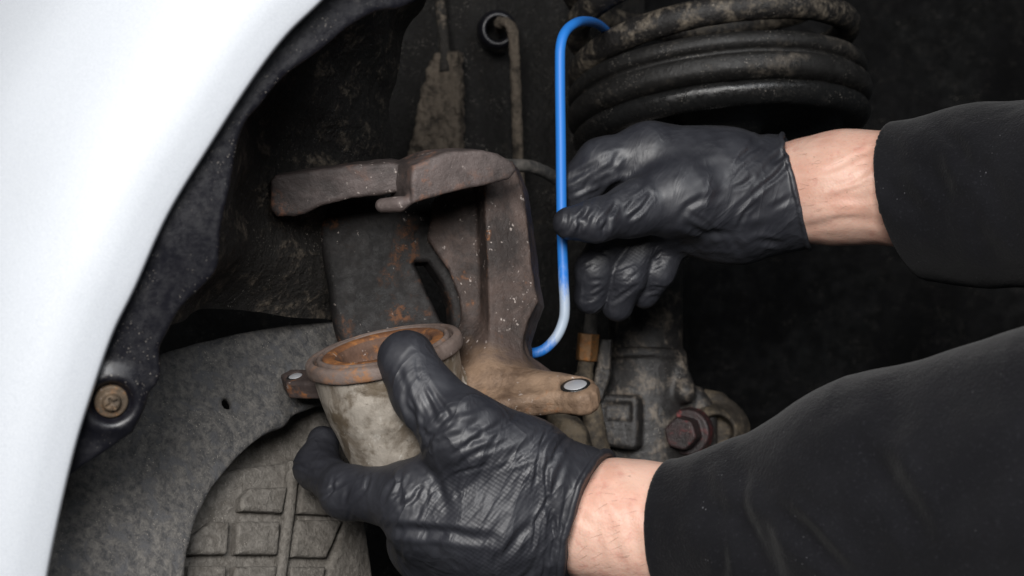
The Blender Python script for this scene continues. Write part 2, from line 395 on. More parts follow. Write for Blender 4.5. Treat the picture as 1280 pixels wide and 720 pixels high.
# wheel arch liner: black plastic flange that follows the fender edge, with a fixing tab
outer_px = [(40, 640), (60, 560), (80, 490), (110, 410), (150, 330), (210, 235), (270, 140), (330, 50), (380, -30), (440, -60), (540, -40)]
lin = thing('wheel_arch_liner', P(140, 500, 525), 'black plastic liner flange curving along the white fender edge, rusty screw at its foot', 'liner')
flange_poly = [tuple(p) for p in spline(np.array(inner_px[2:19], float), 4)] + [(202, 467), (196, 482), (185, 490), (178, 503), (172, 516), (165, 540), (140, 560), (110, 580), (90, 595)] + outer_px
n_l = unit((0.42, -1, -0.22)); p_l = P(250, 300, 507)
fl0 = prism(flange_poly, p_l, n_l, -4, 0, 1.2)
scr = hit(139, 502, p_l, n_l)
rim_l = cyl(scr - n_l * 5, scr + n_l * 1.5, R(42, 514), R(36, 514), 1.5)
dish = cyl(scr - n_l * 1.5, scr + n_l * 10, R(22, 524), R(36, 524), 1.0)
def f_flange(p):
    p2 = p + np.outer(1.6 * fbm(p * 0.02, 2), n_l)
    return smax(smin(fl0(p2), rim_l(p), 6), -dish(p), 2.0)
lo, hi = bounds([hit(x, y, p_l, n_l) for x, y in flange_poly], 8)
sdf_obj('flange', f_flange, lo, hi, 1.3, M_liner, lin)
screw = sdf_obj('screw', lambda p: smax(smin(cyl(scr - n_l * 3, scr + n_l * 0.6, R(20, 524), None, 0.6)(p), cyl(scr - n_l * 2, scr + n_l * 3.2, R(12, 524), R(10, 524), 1.2)(p), 0.8),
          -smin(box(scr + n_l * 3.6, n_l, 2.3, 0.5, 1.4, 0.2, 0.5)(p), box(scr + n_l * 3.6, n_l, 0.5, 2.3, 1.4, 0.2, 0.5)(p), 0), 0.3), scr - 9, scr + 9, 0.35, M_bolt, lin)

# white fender with rolled edge
fen = thing('car_fender', P(80, 700, 490), 'glossy white front fender panel with rounded wheel arch edge at left', 'car fender')
edge_px = [(520, -125), (460, -62), (405, 0), (359, 45), (317, 100), (264, 182), (211, 269), (170, 360), (142, 418), (115, 495), (95, 560), (76, 640), (60, 720), (48, 800), (40, 860)]
ec = spline(np.array(edge_px, float), 8)
tg = np.gradient(ec, axis=0); tg /= np.linalg.norm(tg, axis=1)[:, None]; nl = np.stack([tg[:, 1], -tg[:, 0]], 1)
nl = np.where((nl[:, :1] > 0), -nl, nl)
prof = [(14, 9), (9, 8.5), (4, 7.5), (1, 5.8), (0, 3.5), (0.6, 1.2), (3, -0.6), (7, -1.6), (14, -2.8), (26, -4.6), (45, -7), (75, -9), (110, -9), (150, -7), (200, -1), (260, 9), (330, 30), (420, 64), (520, 108), (640, 165)]
prof = [tuple(p) for p in spline(np.array(prof, float), 3)]
# outward directions are blended to a common one far from the edge so that the rows do not cross
dirc = unit(np.array([-0.86, -0.5])); g = []
for i in range(len(ec)):
    row = []
    for t, dz in prof:
        wgt = min(1, max(0, t / 200.0)); nn = nl[i] * (1 - wgt) + dirc * wgt
        pp = ec[i] + nn * t
        row.append(P(pp[0], pp[1], 494 + dz))
    g.append(row)
sheet('panel', np.array(g)[:, ::-1], M_paint, fen)

# grey splash panel, lower left
n_p = unit((1.0, -1, 0.62)); p_p = P(250, 560, 612)
pan = thing('splash_panel', hit(200, 720, p_p, n_p), 'dusty grey plastic splash panel at lower left behind the liner flange', 'splash panel')
pan_poly = [(30, 600), (120, 520), (205, 440), (250, 427), (300, 416), (360, 407), (430, 401), (470, 399), (480, 500), (400, 506), (372, 516), (334, 537), (296, 572), (266, 608), (246, 645), (233, 690), (226, 760), (20, 760)]
pp0 = prism(pan_poly, p_p, n_p, -4, 0, 1.0)
cra, crb, crc = [hit(x, y, p_p, n_p) for x, y in ((150, 544), (260, 538), (350, 524))]
crease = union([cone(cra - n_p * 2, crb - n_p * 2, 3.6, 3.2), cone(crb - n_p * 2, crc - n_p * 2, 3.2, 2.2)], 2)
hole = [cyl(hit(x, y, p_p, n_p) - n_p * 8, hit(x, y, p_p, n_p) + n_p * 4, 2.2, 3.0) for x, y in ((285, 504),)]
def f_pan(p):
    p2 = p + np.outer(3.0 * fbm(p * 0.012 + 5, 2), n_p)
    return smax(smin(pp0(p2), crease(p2), 8), -union(hole)(p2), 1.0)
lo, hi = bounds([hit(x, y, p_p, n_p) for x, y in pan_poly], 10)
sdf_obj('panel', f_pan, lo, hi, 1.4, M_panel, pan)

# gearbox casing with raised pads and a rib
n_c = unit((0.95, -1, 0.40)); p_c = P(290, 650, 634)
gb = thing('gearbox_casing', hit(330, 730, p_c, n_c), 'cast alloy gearbox casing with raised square pads, low behind the fingertip', 'gearbox')
body = prism([(205, 600), (262, 592), (300, 585), (372, 577), (400, 560), (430, 610), (454, 655), (452, 700), (440, 770), (205, 770)], p_c, n_c, -24, 0, 2.5)
upper = prism([(215, 560), (300, 530), (380, 496), (440, 490), (470, 600), (400, 640), (215, 640)], p_c, n_c, -40, -9, 3)
slope = prism([(425, 652), (454, 652), (470, 770), (398, 770)], hit(425, 700, p_c, n_c), unit((1.3, -1, 0.3)), -30, 2, 2)
hump = cone(P(392, 520, 690), P(405, 560, 696), R(17, 690), R(22, 690))
lo, hi = bounds([hit(200, 480, p_c, n_c), hit(480, 480, p_c, n_c), hit(200, 775, p_c, n_c), hit(480, 775, p_c, n_c)], 42)
sdf_obj('casing', lambda p: union([body, upper, slope, hump], 3.0)(p) + 0.35 * fbm(p * 0.12, 3), lo, hi, 1.3, M_alloy, gb)
pads = [[(294, 625), (305, 613), (352, 611), (346, 643), (294, 641)], [(290, 654), (343, 654), (340, 695), (288, 695)], [(234, 672), (258, 654), (280, 654), (277, 695), (229, 695)],
        [(286, 710), (339, 709), (334, 760), (284, 760)], [(229, 709), (276, 709), (272, 760), (224, 760)], [(370, 606), (412, 612), (410, 646), (366, 644)], [(364, 652), (421, 652), (401, 699), (358, 698)],
        [(357, 710), (400, 710), (392, 760), (352, 760)]]
for pg in pads:
    lo, hi = bounds([hit(x, y, p_c, n_c) for x, y in pg], 8)
    f0 = prism(pg, p_c, n_c, -3, 5.6, 1.7); sdf_obj('pad', lambda p, f0=f0: f0(p) + 0.3 * fbm(p * 0.15, 2), lo, hi, 0.8, M_alloy, gb)
rib = [(356, 578), (369, 577), (363, 640), (352, 720), (345, 770), (330, 770), (340, 715), (351, 640)]
lo, hi = bounds([hit(x, y, p_c, n_c) for x, y in rib], 9); f0 = prism(rib, p_c, n_c, -3, 5.5, 2.2)
sdf_obj('rib', f0, lo, hi, 0.8, M_alloy, gb)
bc = hit(325, 673, p_c, n_c)
sdf_obj('boss', cyl(bc, bc + n_c * 5.5, R(8, 650), R(6.5, 650), 1.0), bc - 9, bc + 9, 0.5, M_alloy, gb)

# ------------------------------------------------------------------ bracket, wire and hoses on the inner wall
br = thing('mud_caked_bracket', P(545, 200, 905), 'tapered mud caked steel bracket on the inner wall behind the caliper', 'bracket')
n_b = unit((-0.25, -1, 0.05)); p_b = P(545, 130, 905)
bp = [(543, 66), (572, 62), (574, 120), (573, 240), (500, 240), (511, 185), (522, 130), (536, 76)]
lo, hi = bounds([hit(x, y, p_b, n_b) for x, y in bp], 14)
fb = prism(bp, p_b, n_b, -14, 0, 2.0)
sdf_obj('plate', lambda p: fb(p) + 2.2 * fbm(p * 0.16, 4), lo, hi, 1.0, M_dustmetal, br)
tube('stem', spline([P(548, -20, 918), P(552, 20, 915), P(556, 66, 908), P(556, 90, 905)], 6), 3.5, M_cave, br)

wi = thing('hanging_wire', P(645, 230, 900), 'mud coated cable dropping from a round grommet left of the blue hook', 'cable')
path = spline([P(626, 36, 925), P(624, 30, 905), P(630, 27, 896), P(638, 33, 892), P(642, 48, 892), P(644, 90, 894), P(646, 150, 896), P(648, 200, 898), P(650, 260, 900)], 10)
tube('cable', path, 3.0 + 0.25 * rng.normal(size=len(path)).cumsum() * 0.2 % 0.9, M_dustmetal, wi, 12, 0.9, 0.25)
lathe('grommet', P(622, 37, 915), (0.1, -1, -0.1), rprof([(6.5, -6), (7.5, 3), (9, 5), (11, 4), (12.5, 0), (13, -8)]), M_liner, wi, 48)

ho = thing('curved_hose', P(700, 235, 800), 'thin grey hose arching from behind the caliper to the blue hook', 'hose')
tube('hose', spline([P(620, 205, 770), P(640, 207, 775), P(662, 208, 785), P(685, 217, 800), P(705, 232, 815), P(720, 260, 830), P(725, 300, 840)], 10), 3.6, M_hose, ho, 14, 0.3, 0.2)

# ------------------------------------------------------------------ spring and strut
ax_s = unit((-0.075, 0.15, 0.985)); c_s = P(894, 101, 862)
us, vsn, _ = frame(ax_s)
sp = thing('coil_spring', c_s, 'dirty black steel coil spring at the top of the strut', 'spring')
# angle measured so that 0 faces the camera
fwd = unit(np.array([0, -1, 0]) - ax_s * (np.array([0, -1, 0]) @ ax_s)); rgt = np.cross(fwd, ax_s); rgt = rgt if rgt[0] > 0 else -rgt
pth = []
for a in np.linspace(math.radians(-128), math.pi * 4.2, 320):
    z = 8.8 + 29.0 * max(0, a + math.radians(100)) / (2 * math.pi)
    pth.append(c_s + ax_s * z + 81.0 * (math.cos(a) * fwd + math.sin(a) * rgt))
tube('coil', pth, 7.9, M_spring, sp, 16, 0.5, 0.2)

st = thing('strut', P(805, 600, 850), 'black dirty suspension strut with spring seat and clamped lower bracket', 'strut')
lathe('isolator', c_s, ax_s, rprof([(70, 2), (84, 2), (88, 0.5), (89.6, -2), (89.6, -5), (88, -7), (85.6, -8.2), (85.2, -10), (88, -11), (90.6, -13), (91, -18.5), (88.8, -22), (83, -24), (76, -24.5)], 4), M_iso, st, 128, 0.5)
lathe('spring_seat', c_s, ax_s, rprof([(70, -22), (80, -25), (84.5, -25.6), (88, -27.5), (88.8, -31), (86, -35.5), (80, -38), (73, -36), (69, -31), (62, -27), (45, -26), (25, -34), (22, -60)], 5), M_seat, st, 128, 0.8)
tb = [P(812, 120, 860), P(806, 470, 842)]
sdf_obj('tube', union([cyl(tb[0], tb[1], R(46, 850), None, 1)], 1), *bounds(tb, 30), 1.3, M_strut, st)
# clamp body
d0 = 815
n_k = unit((0.10, -1, 0.10)); p_k = P(810, 500, 828)
clampb = prism([(755, 455), (800, 448), (836, 456), (847, 470), (858, 480), (880, 484), (892, 500), (899, 522), (900, 560), (880, 600), (810, 610), (752, 600), (748, 520)], p_k, n_k, -34, 0, 6)
barrel = cyl(P(806, 444, 842), P(806, 620, 836), R(50, 842), R(54, 842), 3)
lip = cyl(P(803, 439, 843), P(803, 452, 842), R(53, 842), R(55, 842), 2)
padk = prism([(744, 495), (752, 492), (794, 494), (798, 500), (797, 558), (790, 563), (755, 558), (741, 530)], P(770, 530, 806), unit((-0.3, -1, 0.1)), -14, 0, 3)
pit = prism([(756, 503), (788, 504), (788, 526), (756, 524)], P(770, 515, 806), unit((-0.3, -1, 0.1)), -3, 6, 2)
web = cone(P(846, 440, 835), P(856, 490, 822), R(7, 830), R(14, 830))
lo, hi = bounds([P(730, 425, 800), P(915, 625, 880), P(730, 425, 880), P(915, 625, 800)], 6)
def f_knu(p):
    d = union([smin(clampb(p), barrel(p), 9)]) if False else smin(clampb(p), barrel(p), 9)
    d = smin(d, lip(p), 2.0); d = smin(d, web(p), 5); d = smin(d, smax(padk(p), -pit(p), 2), 2.0)
    return d + 0.5 * fbm(p * 0.09, 3)
sdf_obj('bracket', f_knu, lo, hi, 1.1, M_strut, st)
lug = prism([(872, 492), (884, 486), (905, 490), (922, 505), (932, 528), (936, 560), (925, 600), (870, 600)], P(900, 530, 838), unit((0.1, -1, 0.1)), -16, 0, 5)
lug2 = cone(P(886, 540, 835), P(905, 535, 845), R(34, 840), R(32, 840))
lcut = cyl(P(896, 540, 815), P(897, 540, 840), R(24, 830), R(17, 835), 2)
sdf_obj('rear_lug', lambda p: smax(smin(lug(p), lug2(p), 4), -lcut(p), 3) + 0.5 * fbm(p * 0.1, 3), *bounds([P(860, 480, 805), P(945, 610, 875)], 10), 1.0, M_bracket, st)
def hexp(a, b, r, ch=0.5):
    uu, vv, nn = frame(unit(np.asarray(b) - np.asarray(a))); L = np.linalg.norm(np.asarray(b) - np.asarray(a))
    def f(p):
        q_ = p - a; z = q_ @ nn; x = q_ @ uu; y = q_ @ vv
        d = np.max([np.abs(x * math.cos(t) + y * math.sin(t)) for t in (0.3, 0.3 + math.pi / 3, 0.3 + 2 * math.pi / 3)], axis=0) - r
        dd = smax(d, np.abs(z - L / 2) - L / 2, ch); return smax(dd, np.sqrt(x * x + y * y) - r * 1.12, ch)
    return f
bo = P(860, 540, 822); ab = unit((-0.42, -0.9, 0.02))
sdf_obj('bolt', lambda p: union([cyl(bo - ab * 6, bo + ab * 3, R(31, 812), R(29, 812), 1.0), hexp(bo, bo + ab * 15, R(19, 812), 1.2)], 1.0)(p), bo - 26, bo + 26, 0.7, M_redbolt, st)
kn = thing('steering_knuckle', P(720, 620, 800), 'brown grimy arched casting below the brake hose fitting', 'knuckle')
sdf_obj('arm', lambda p: union([cone(P(690, 505, 790), P(712, 545, 785), R(14, 790), R(20, 790)), cone(P(712, 545, 785), P(735, 610, 785), R(20, 790), R(26, 790)), cyl(P(716, 548, 776), P(716, 548, 792), R(17, 780), None, 2), cone(P(740, 510, 800), P(748, 590, 800), R(12, 800), R(20, 800))], 5)(p) + 0.7 * fbm(p * 0.1, 3),
        *bounds([P(660, 485, 765), P(775, 640, 830)], 8), 1.0, M_bracket, kn)
bh = thing('brake_hose', P(730, 500, 780), 'brake hose with tarnished hexagonal fitting right of the blue hook', 'brake hose')
tube('hose', spline([P(752, 330, 815), P(748, 360, 800), P(741, 392, 788), P(737, 422, 785)], 8), R(9, 785), M_hose, bh, 20, 0.2)
u1 = P(736, 417, 785); u2 = P(733, 451, 785); axf = unit(u2 - u1)
sdf_obj('fitting', hexp(u1, u2, R(12.5, 785)), *bounds([u1, u2], 10), 0.5, M_brass, bh)
sdf_obj('union_nut', union([cyl(u2, P(730, 470, 785), R(10, 785), None, 0.8), cyl(P(730, 466, 785), P(729, 500, 786), R(12, 785), None, 0.8)], 0.5), *bounds([u2, P(729, 500, 786)], 10), 0.6, M_bracket, bh)
strip = [(750, 424), (764, 424), (762, 470), (752, 500), (736, 500), (743, 468)]
sdf_obj('bracket_strip', prism(strip, P(752, 460, 795), unit((-0.3, -1, 0)), -4, 0, 1), *bounds([P(x, y, 795) for x, y in strip], 9), 0.6, M_strut, bh)

# ------------------------------------------------------------------ blue hook
mb = Mat('blue_hook_paint'); z_ = mb.sep(mb.tc.outputs['Object'])[2]
wz = mb.math('MULTIPLY', mb.ramp(z_, 0.020, 0.060, 1.0, 0.0), mb.ramp(z_, 0.0, 0.012, 0.45, 1.0))
wear = mb.math('ADD', mb.math('MULTIPLY', wz, 0.42), mb.math('MULTIPLY', mb.noise(160, 6, 0.7, mb.coord((1, 1, 0.35))), 0.6))
mb.set(Base_Color=mb.mix(mb.ramp(wear, 0.50, 0.72), (0.016, 0.155, 0.52), (0.33, 0.39, 0.47)), Roughness=0.5, Specular_IOR_Level=0.4)
mb.bump(mb.noise(120, 3), 0.06, 0.0006)
hk = thing('blue_hook', P(672, 442, 682), 'blue painted S shaped wire hook hanging from the spring', 'hook')
tube('rod', spline([P(766, 58, 850), P(760, 42, 838), P(750, 32, 800), P(737, 27, 745), P(722, 28, 708), P(708, 38, 695), P(701, 56, 690), P(700, 90, 689), P(701, 180, 688), P(702, 270, 687), P(704, 340, 686), P(706, 385, 685), P(703, 405, 685), P(694, 423, 684), P(678, 438, 683), P(660, 441, 684), P(648, 431, 686), P(643, 415, 688)], 10), R(6.5, 688), mb.m, hk, 20, 0.05)

# ------------------------------------------------------------------ brake caliper held in the lower hand
a_c = unit((-0.19, -0.205, 0.96)); c_t = P(479, 434, 618)
cal = thing('brake_caliper', P(470, 592, 612), 'rusty cast iron brake caliper held up in a black gloved hand', 'brake caliper')
def cast_mat():
    m = Mat('cast_iron_worn'); n1 = m.noise(45, 8, 0.68, None, 0.5); n2 = m.noise(230, 6, 0.7); n3 = m.noise(27, 5, 0.6, m.coord(loc=(3, 1, 7)), 0.8)
    def lp(p): return tuple((np.asarray(p) - np.array(cal['base'])) * 0.001)
    iron = m.mix(m.ramp(n1, 0.36, 0.64), (0.022, 0.016, 0.014), (0.070, 0.048, 0.040))
    tan = m.mix(m.ramp(n1, 0.34, 0.62), (0.085, 0.052, 0.033), (0.24, 0.16, 0.105))
    wob = m.math('MULTIPLY', m.math('SUBTRACT', n1, 0.5), 0.05)
    dt = m.math('MINIMUM', m.dist(lp(P(722, 492, 608))), m.math('MINIMUM', m.dist(lp(P(680, 495, 615))), m.math('MINIMUM', m.dist(lp(P(640, 500, 620))), m.dist(lp(P(598, 478, 622))))))
    c = m.mix(m.ramp(m.math('ADD', dt, wob), 0.010, 0.026, 1, 0), iron, tan)
    rustf = m.math('MULTIPLY', m.ramp(n3, 0.53, 0.66), m.ramp(n2, 0.50, 0.62)); c = m.mix(m.math('MULTIPLY', rustf, 0.9), c, (0.26, 0.10, 0.03))
    pale = m.math('MULTIPLY', m.ramp(m.noise(420, 3, 0.6), 0.62, 0.70), m.ramp(m.noise(55, 3, 0.6, m.coord(loc=(9, 4, 2))), 0.5, 0.62, 0, 0.8)); c = m.mix(pale, c, (0.38, 0.33, 0.30))
    m.set(Base_Color=c, Roughness=m.ramp(n2, 0.3, 0.7, 0.5, 0.74), Specular_IOR_Level=0.38, Metallic=0.12)
    m.bump(m.math('ADD', m.math('MULTIPLY', n2, 0.6), n1), 0.65, 0.0018); m.bump(m.noise(520, 5, 0.75), 0.55, 0.0008)
    return m.m
M_cast = cast_mat()
M_plate = rusty('dark_plate_iron', (0.006, 0.0055, 0.0055), (0.013, 0.011, 0.0105), (0.10, 0.042, 0.018), 0.56, 0.68, 0.62, 0.25, 0.5, 0.0)  # back plate iron, much darker than the bridge and fingers
def h_body(p):
    q = p - c_t; z = q @ a_c; e = np.sqrt(np.maximum((q * q).sum(1) - z * z, 0))
    d2 = (e - np.interp(z, [-52, -46, -38, -28, -16, -2], [24.6, 25.4, 27.2, 29.8, 31.6, 32.6])) * 0.97 + 3.5; dz = np.abs(z + 26.5) - 24 + 3.5
    return np.minimum(np.maximum(d2, dz), 0) + np.sqrt(np.maximum(d2, 0) ** 2 + np.maximum(dz, 0) ** 2) - 3.5
plate = prism([(388, 255), (440, 235), (520, 225), (600, 225), (606, 300), (600, 420), (570, 450), (430, 450), (416, 405), (405, 330)], P(490, 330, 662), unit((0.12, -1, 0.10)), -16, 0, 5)
col = prism([(590, 215), (640, 200), (652, 230), (659, 280), (665, 330), (672, 376), (663, 398), (655, 425), (658, 448), (690, 467), (715, 490), (640, 525), (575, 505), (556, 470), (572, 440), (579, 410), (572, 370), (560, 338), (546, 317), (533, 298), (540, 250)], P(600, 350, 650), unit((-0.16, -1, 0.14)), -24, 0, 1.6)
edge = prism([(604, 222), (643, 206), (656, 240), (663, 300), (667, 345), (674, 378), (661, 400), (655, 428), (650, 455), (616, 470), (611, 395), (609, 320), (606, 260)], P(640, 320, 641), unit((0.28, -1, 0.12)), -16, 0, 1.4)
p_e = P(718, 480, 612); n_e = unit((-0.16, -0.36, 0.92))
ear = prism([(560, 480), (610, 462), (655, 452), (692, 467), (730, 467), (742, 471), (748, 478), (745, 486), (736, 492), (720, 495), (690, 492), (640, 498), (585, 512)], p_e, n_e, -11, 0, 3.6)
fill = union([cone(P(600, 445, 652), P(615, 480, 632), R(36, 640), R(30, 632)), cone(P(615, 480, 632), P(690, 482, 620), R(26, 630), R(12, 622))], 6)
window = prism([(523, 325), (540, 325), (556, 350), (568, 380), (570, 408), (556, 400), (543, 372), (532, 345)], P(548, 360, 655), unit((0.25, -1, 0.1)), -60, 30, 2)
bore = cyl(c_t - a_c * 16, c_t + a_c * 30, 28)
hole_e = cyl(hit(719, 480, p_e, n_e) - n_e * 20, hit(719, 480, p_e, n_e) + n_e * 20, R(18.5, 612))
earL = prism([(350, 467), (364, 460), (395, 462), (400, 478), (356, 478)], P(368, 470, 640), n_e, -9, 0, 2)
holeL = cyl(hit(369, 469, P(368, 470, 640), n_e) - n_e * 20, hit(369, 469, P(368, 470, 640), n_e) + n_e * 20, R(9, 640))
bridge = cone(P(420, 440, 655), P(560, 430, 655), R(40, 655), R(40, 655))
def parts_c(p):
    A = smax(smin(plate(p), smin(col(p), edge(p), 1.5), 2.5), -window(p), 3.0)
    PL = smax(plate(p), -window(p), 3.0)
    H = smin(h_body(p), smax(earL(p), -holeL(p), 1.0), 3.0)
    Ea = smax(smin(ear(p), fill(p), 9.0), -hole_e(p), 1.0)
    return A, H, Ea, PL
def f_cal(p):
    A, H, Ea, PL = parts_c(p)
    d = smin(smin(A, Ea, 12.0), H, 7.0)
    return smax(d, -bore(p), 1.0) + 0.7 * fbm(p * 0.07, 3)
lo, hi = bounds([P(330, 190, 570), P(760, 610, 570), P(330, 190, 700), P(760, 610, 700)], 6)
V, Q = polygonise(f_cal, lo, hi, 1.0)
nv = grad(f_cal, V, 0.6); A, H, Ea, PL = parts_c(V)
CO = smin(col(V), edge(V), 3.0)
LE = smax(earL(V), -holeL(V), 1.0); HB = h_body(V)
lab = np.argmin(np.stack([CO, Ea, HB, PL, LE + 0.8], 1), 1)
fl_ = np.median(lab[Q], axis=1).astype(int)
for k, (nm, mt) in enumerate((('bridge', M_cast), ('mounting_ear', M_cast), ('piston_housing', M_house), ('back_plate', M_plate), ('mounting_ear', M_iron))):
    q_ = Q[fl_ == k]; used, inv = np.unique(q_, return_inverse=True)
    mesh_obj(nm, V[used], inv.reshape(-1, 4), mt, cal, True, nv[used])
def fing(pg, p0, n, th, r, extra=None, k=2.0):
    f0 = prism(pg, p0, n, -th, 0, r)
    f1 = f0 if extra is None else union([f0, extra], k)
    lo, hi = bounds([hit(x, y, p0, n) for x, y in pg] + [hit(x, y, p0, n) - unit(n) * th for x, y in pg], 12)
    sdf_obj('finger', lambda p: f1(p) + 0.45 * fbm(p * 0.09, 4), lo, hi, 0.9, M_finger, cal)
fing([(337, 226), (344, 219), (382, 214), (440, 206), (484, 202), (500, 205), (500, 240), (476, 244), (437, 249), (400, 258), (383, 267), (368, 271), (346, 271), (338, 262)], P(410, 240, 616), unit((0.02, -1, -0.14)), 30, 2.0)
fing([(517, 208), (540, 196), (560, 189), (603, 187), (623, 192), (640, 202), (646, 213), (638, 224), (607, 232), (572, 239), (517, 254), (514, 230)], P(570, 215, 604), unit((0.42, -1, -0.12)), 32, 1.6,
     cone(P(478, 257, 606), P(500, 255, 602), R(9, 604), R(10, 604)), 4.0)
lathe('dust_boot', c_t, a_c, rprof([(31, -6), (33.8, -5.6), (34.7, -4.2), (34.7, -1.8), (34, 0), (32, 0.8), (31, 0.2), (30.6, -1.8), (29.8, -2), (29.4, 0.2), (28.4, 1.2), (27.2, 0.5), (26.8, -3)], 5), M_boot, cal, 128, 0.5)
pis = lathe('piston', c_t, a_c, rprof([(21.5, -0.5), (20.2, -3), (19.8, -7), (18.5, -9.5), (15, -10.5), (8, -10.5), (0.05, -10)], 5), M_brownrust, cal, 96, 0.4)
rimr = lathe('rim', c_t, a_c, rprof([(27.2, -6), (27, -0.4), (26, 0.8), (24, 0.9), (22.2, 0.4), (21.2, -1.2), (20.6, -3)], 5), M_piston, cal, 96, 0.4); rimr.parent = pis
for (x, y, pp_, rr, rm, L) in ((719, 480, p_e, 15, 612, 12), (369, 469, P(368, 470, 640), 9, 640, 9)):
    b0 = hit(x, y, pp_, n_e)
    bu = lathe('bushing', b0, n_e, [(R(rr, rm) + 1.3, -L), (R(rr, rm) + 1.3, -0.4), (R(rr, rm) - 0.1, -0.3)], M_seat, cal, 48)
    pn = lathe('pin', b0, n_e, [(R(rr, rm) + 0.05, -3), (R(rr, rm), -0.5), (R(rr, rm) - 0.8, -0.1), (0.05, 0.1)], M_steel, cal, 48); pn.parent = bu

# ------------------------------------------------------------------ person: two gloved hands, bare wrists, dark sleeves
def proj(V): return np.stack([640 + F * V[:, 0] / V[:, 1], 360 - F * V[:, 2] / V[:, 1]], 1)
def stroke_disp(strokes):
    def f(V, n):
        u = proj(V); front = np.clip(-n[:, 1] * 1.6 + 0.25, 0, 1); d = np.zeros(len(V))
        wob = 4.0 * np.stack([fbm(V * 0.05, 2), fbm(V * 0.05 + 31, 2)], 1); u = u + wob
        for pts, wd, amp in strokes:
            pts = np.asarray(pts, float); lo_ = pts.min(0) - wd * 3; hi_ = pts.max(0) + wd * 3
            sel = np.nonzero((u >= lo_).all(1) & (u <= hi_).all(1))[0]
            if not len(sel): continue
            q = u[sel]; best = np.full(len(sel), 1e9); tt = np.zeros(len(sel)); L = len(pts) - 1
            for i in range(L):
                a, b = pts[i], pts[i + 1]; e = b - a; t = np.clip((q - a) @ e / (e @ e), 0, 1)
                r = np.linalg.norm(q - a - t[:, None] * e, axis=1); bt = r < best; best = np.where(bt, r, best); tt = np.where(bt, (i + t) / L, tt)
            x = best / wd; fall = np.sin(np.clip(tt * 0.92 + 0.04, 0, 1) * math.pi) ** 0.6
            d[sel] += amp * fall * (-np.exp(-x * x) + 0.55 * np.exp(-((x - 1.6) / 0.8) ** 2))
        return d * front
    return f
def folds(cx, cy, sx, sy, ang, n, ln, wd, amp, jit=12, bend=0.15):
    out = []
    for _ in range(n):
        x, y = cx + sx * random.uniform(-1, 1), cy + sy * random.uniform(-1, 1); a = math.radians(ang + random.gauss(0, jit)); l = ln * random.uniform(0.5, 1.2)
        dx, dy = math.cos(a), -math.sin(a); k = random.uniform(-bend, bend) * l
        out.append(([(x - dx * l / 2, y - dy * l / 2), (x - dy * k, y + dx * k), (x + dx * l / 2, y + dy * l / 2)], wd * random.uniform(0.7, 1.3), amp * random.uniform(0.4, 1.1)))
    return out

def glove_mat(name, centre, rad, diam=1.0, ang=56):
    m = Mat(name); n1 = m.noise(45, 5, 0.6)
    m.set(Base_Color=m.mix(m.ramp(n1, 0.3, 0.7), (0.014, 0.0145, 0.019), (0.022, 0.023, 0.029)), Roughness=m.ramp(m.noise(90, 5, 0.6), 0.3, 0.7, 0.46, 0.60), Specular_IOR_Level=0.55, Sheen_Weight=0.0)
    s_ = m.sep(m.along(8, 1.0)); k = 2 * math.pi / 0.0025
    su = m.math('SINE', m.math('MULTIPLY', s_[0], k)); sv = m.math('SINE', m.math('MULTIPLY', s_[2], k * 1.25))
    mask = m.math('MULTIPLY', m.ramp(m.dist(centre), rad * 0.45, rad, 1.0, 0.0), m.ramp(m.noise(38, 3, 0.5), 0.36, 0.6, 0.25, 1))
    rm = m.ramp(m.noise(24, 3, 0.5, m.coord(loc=(5, 2, 1))), 0.42, 0.62)
    m.bump(m.math('MULTIPLY', m.math('MAXIMUM', m.ridge(34, ang, 3.2), 0.0), rm), 0.42, 0.0016)
    m.bump(m.math('MAXIMUM', m.ridge(90, ang + 14, 3.0, 2.5), 0.0), 0.20, 0.0008)
    m.bump(m.noise(420, 4, 0.6), 0.10, 0.0005)
    m.bump(m.math('MULTIPLY', m.math('MULTIPLY', su, sv), mask), 0.16 * diam, 0.0004)
    return m.m

def skin_mat(name):
    m = Mat(name); n1 = m.noise(42, 5, 0.6, None, 0.6); n2 = m.noise(160, 5, 0.65)
    c = m.mix(m.ramp(n1, 0.36, 0.64), (0.55, 0.315, 0.24), (0.62, 0.40, 0.315)); c = m.mix(m.ramp(n2, 0.52, 0.72, 0, 0.5), c, (0.46, 0.20, 0.155))
    hair = m.noise(260, 3, 0.5, m.coord((0.35, 1, 1.6), rot=(0, 0.5, 0.3)), 2.0)
    c = m.mix(m.ramp(hair, 0.66, 0.72, 0, 0.45), c, (0.20, 0.12, 0.085))
    m.set(Base_Color=c, Roughness=0.5, Specular_IOR_Level=0.4, Subsurface_Weight=0.15, Subsurface_Scale=0.004)
    m.b.inputs['Subsurface Radius'].default_value = (1, 0.35, 0.2)
    m.bump(m.noise(60, 4, 0.5, m.coord((0.7, 1, 1.2))), 0.18, 0.0022); m.bump(m.voro(900), 0.2, 0.0004)
    return m.m
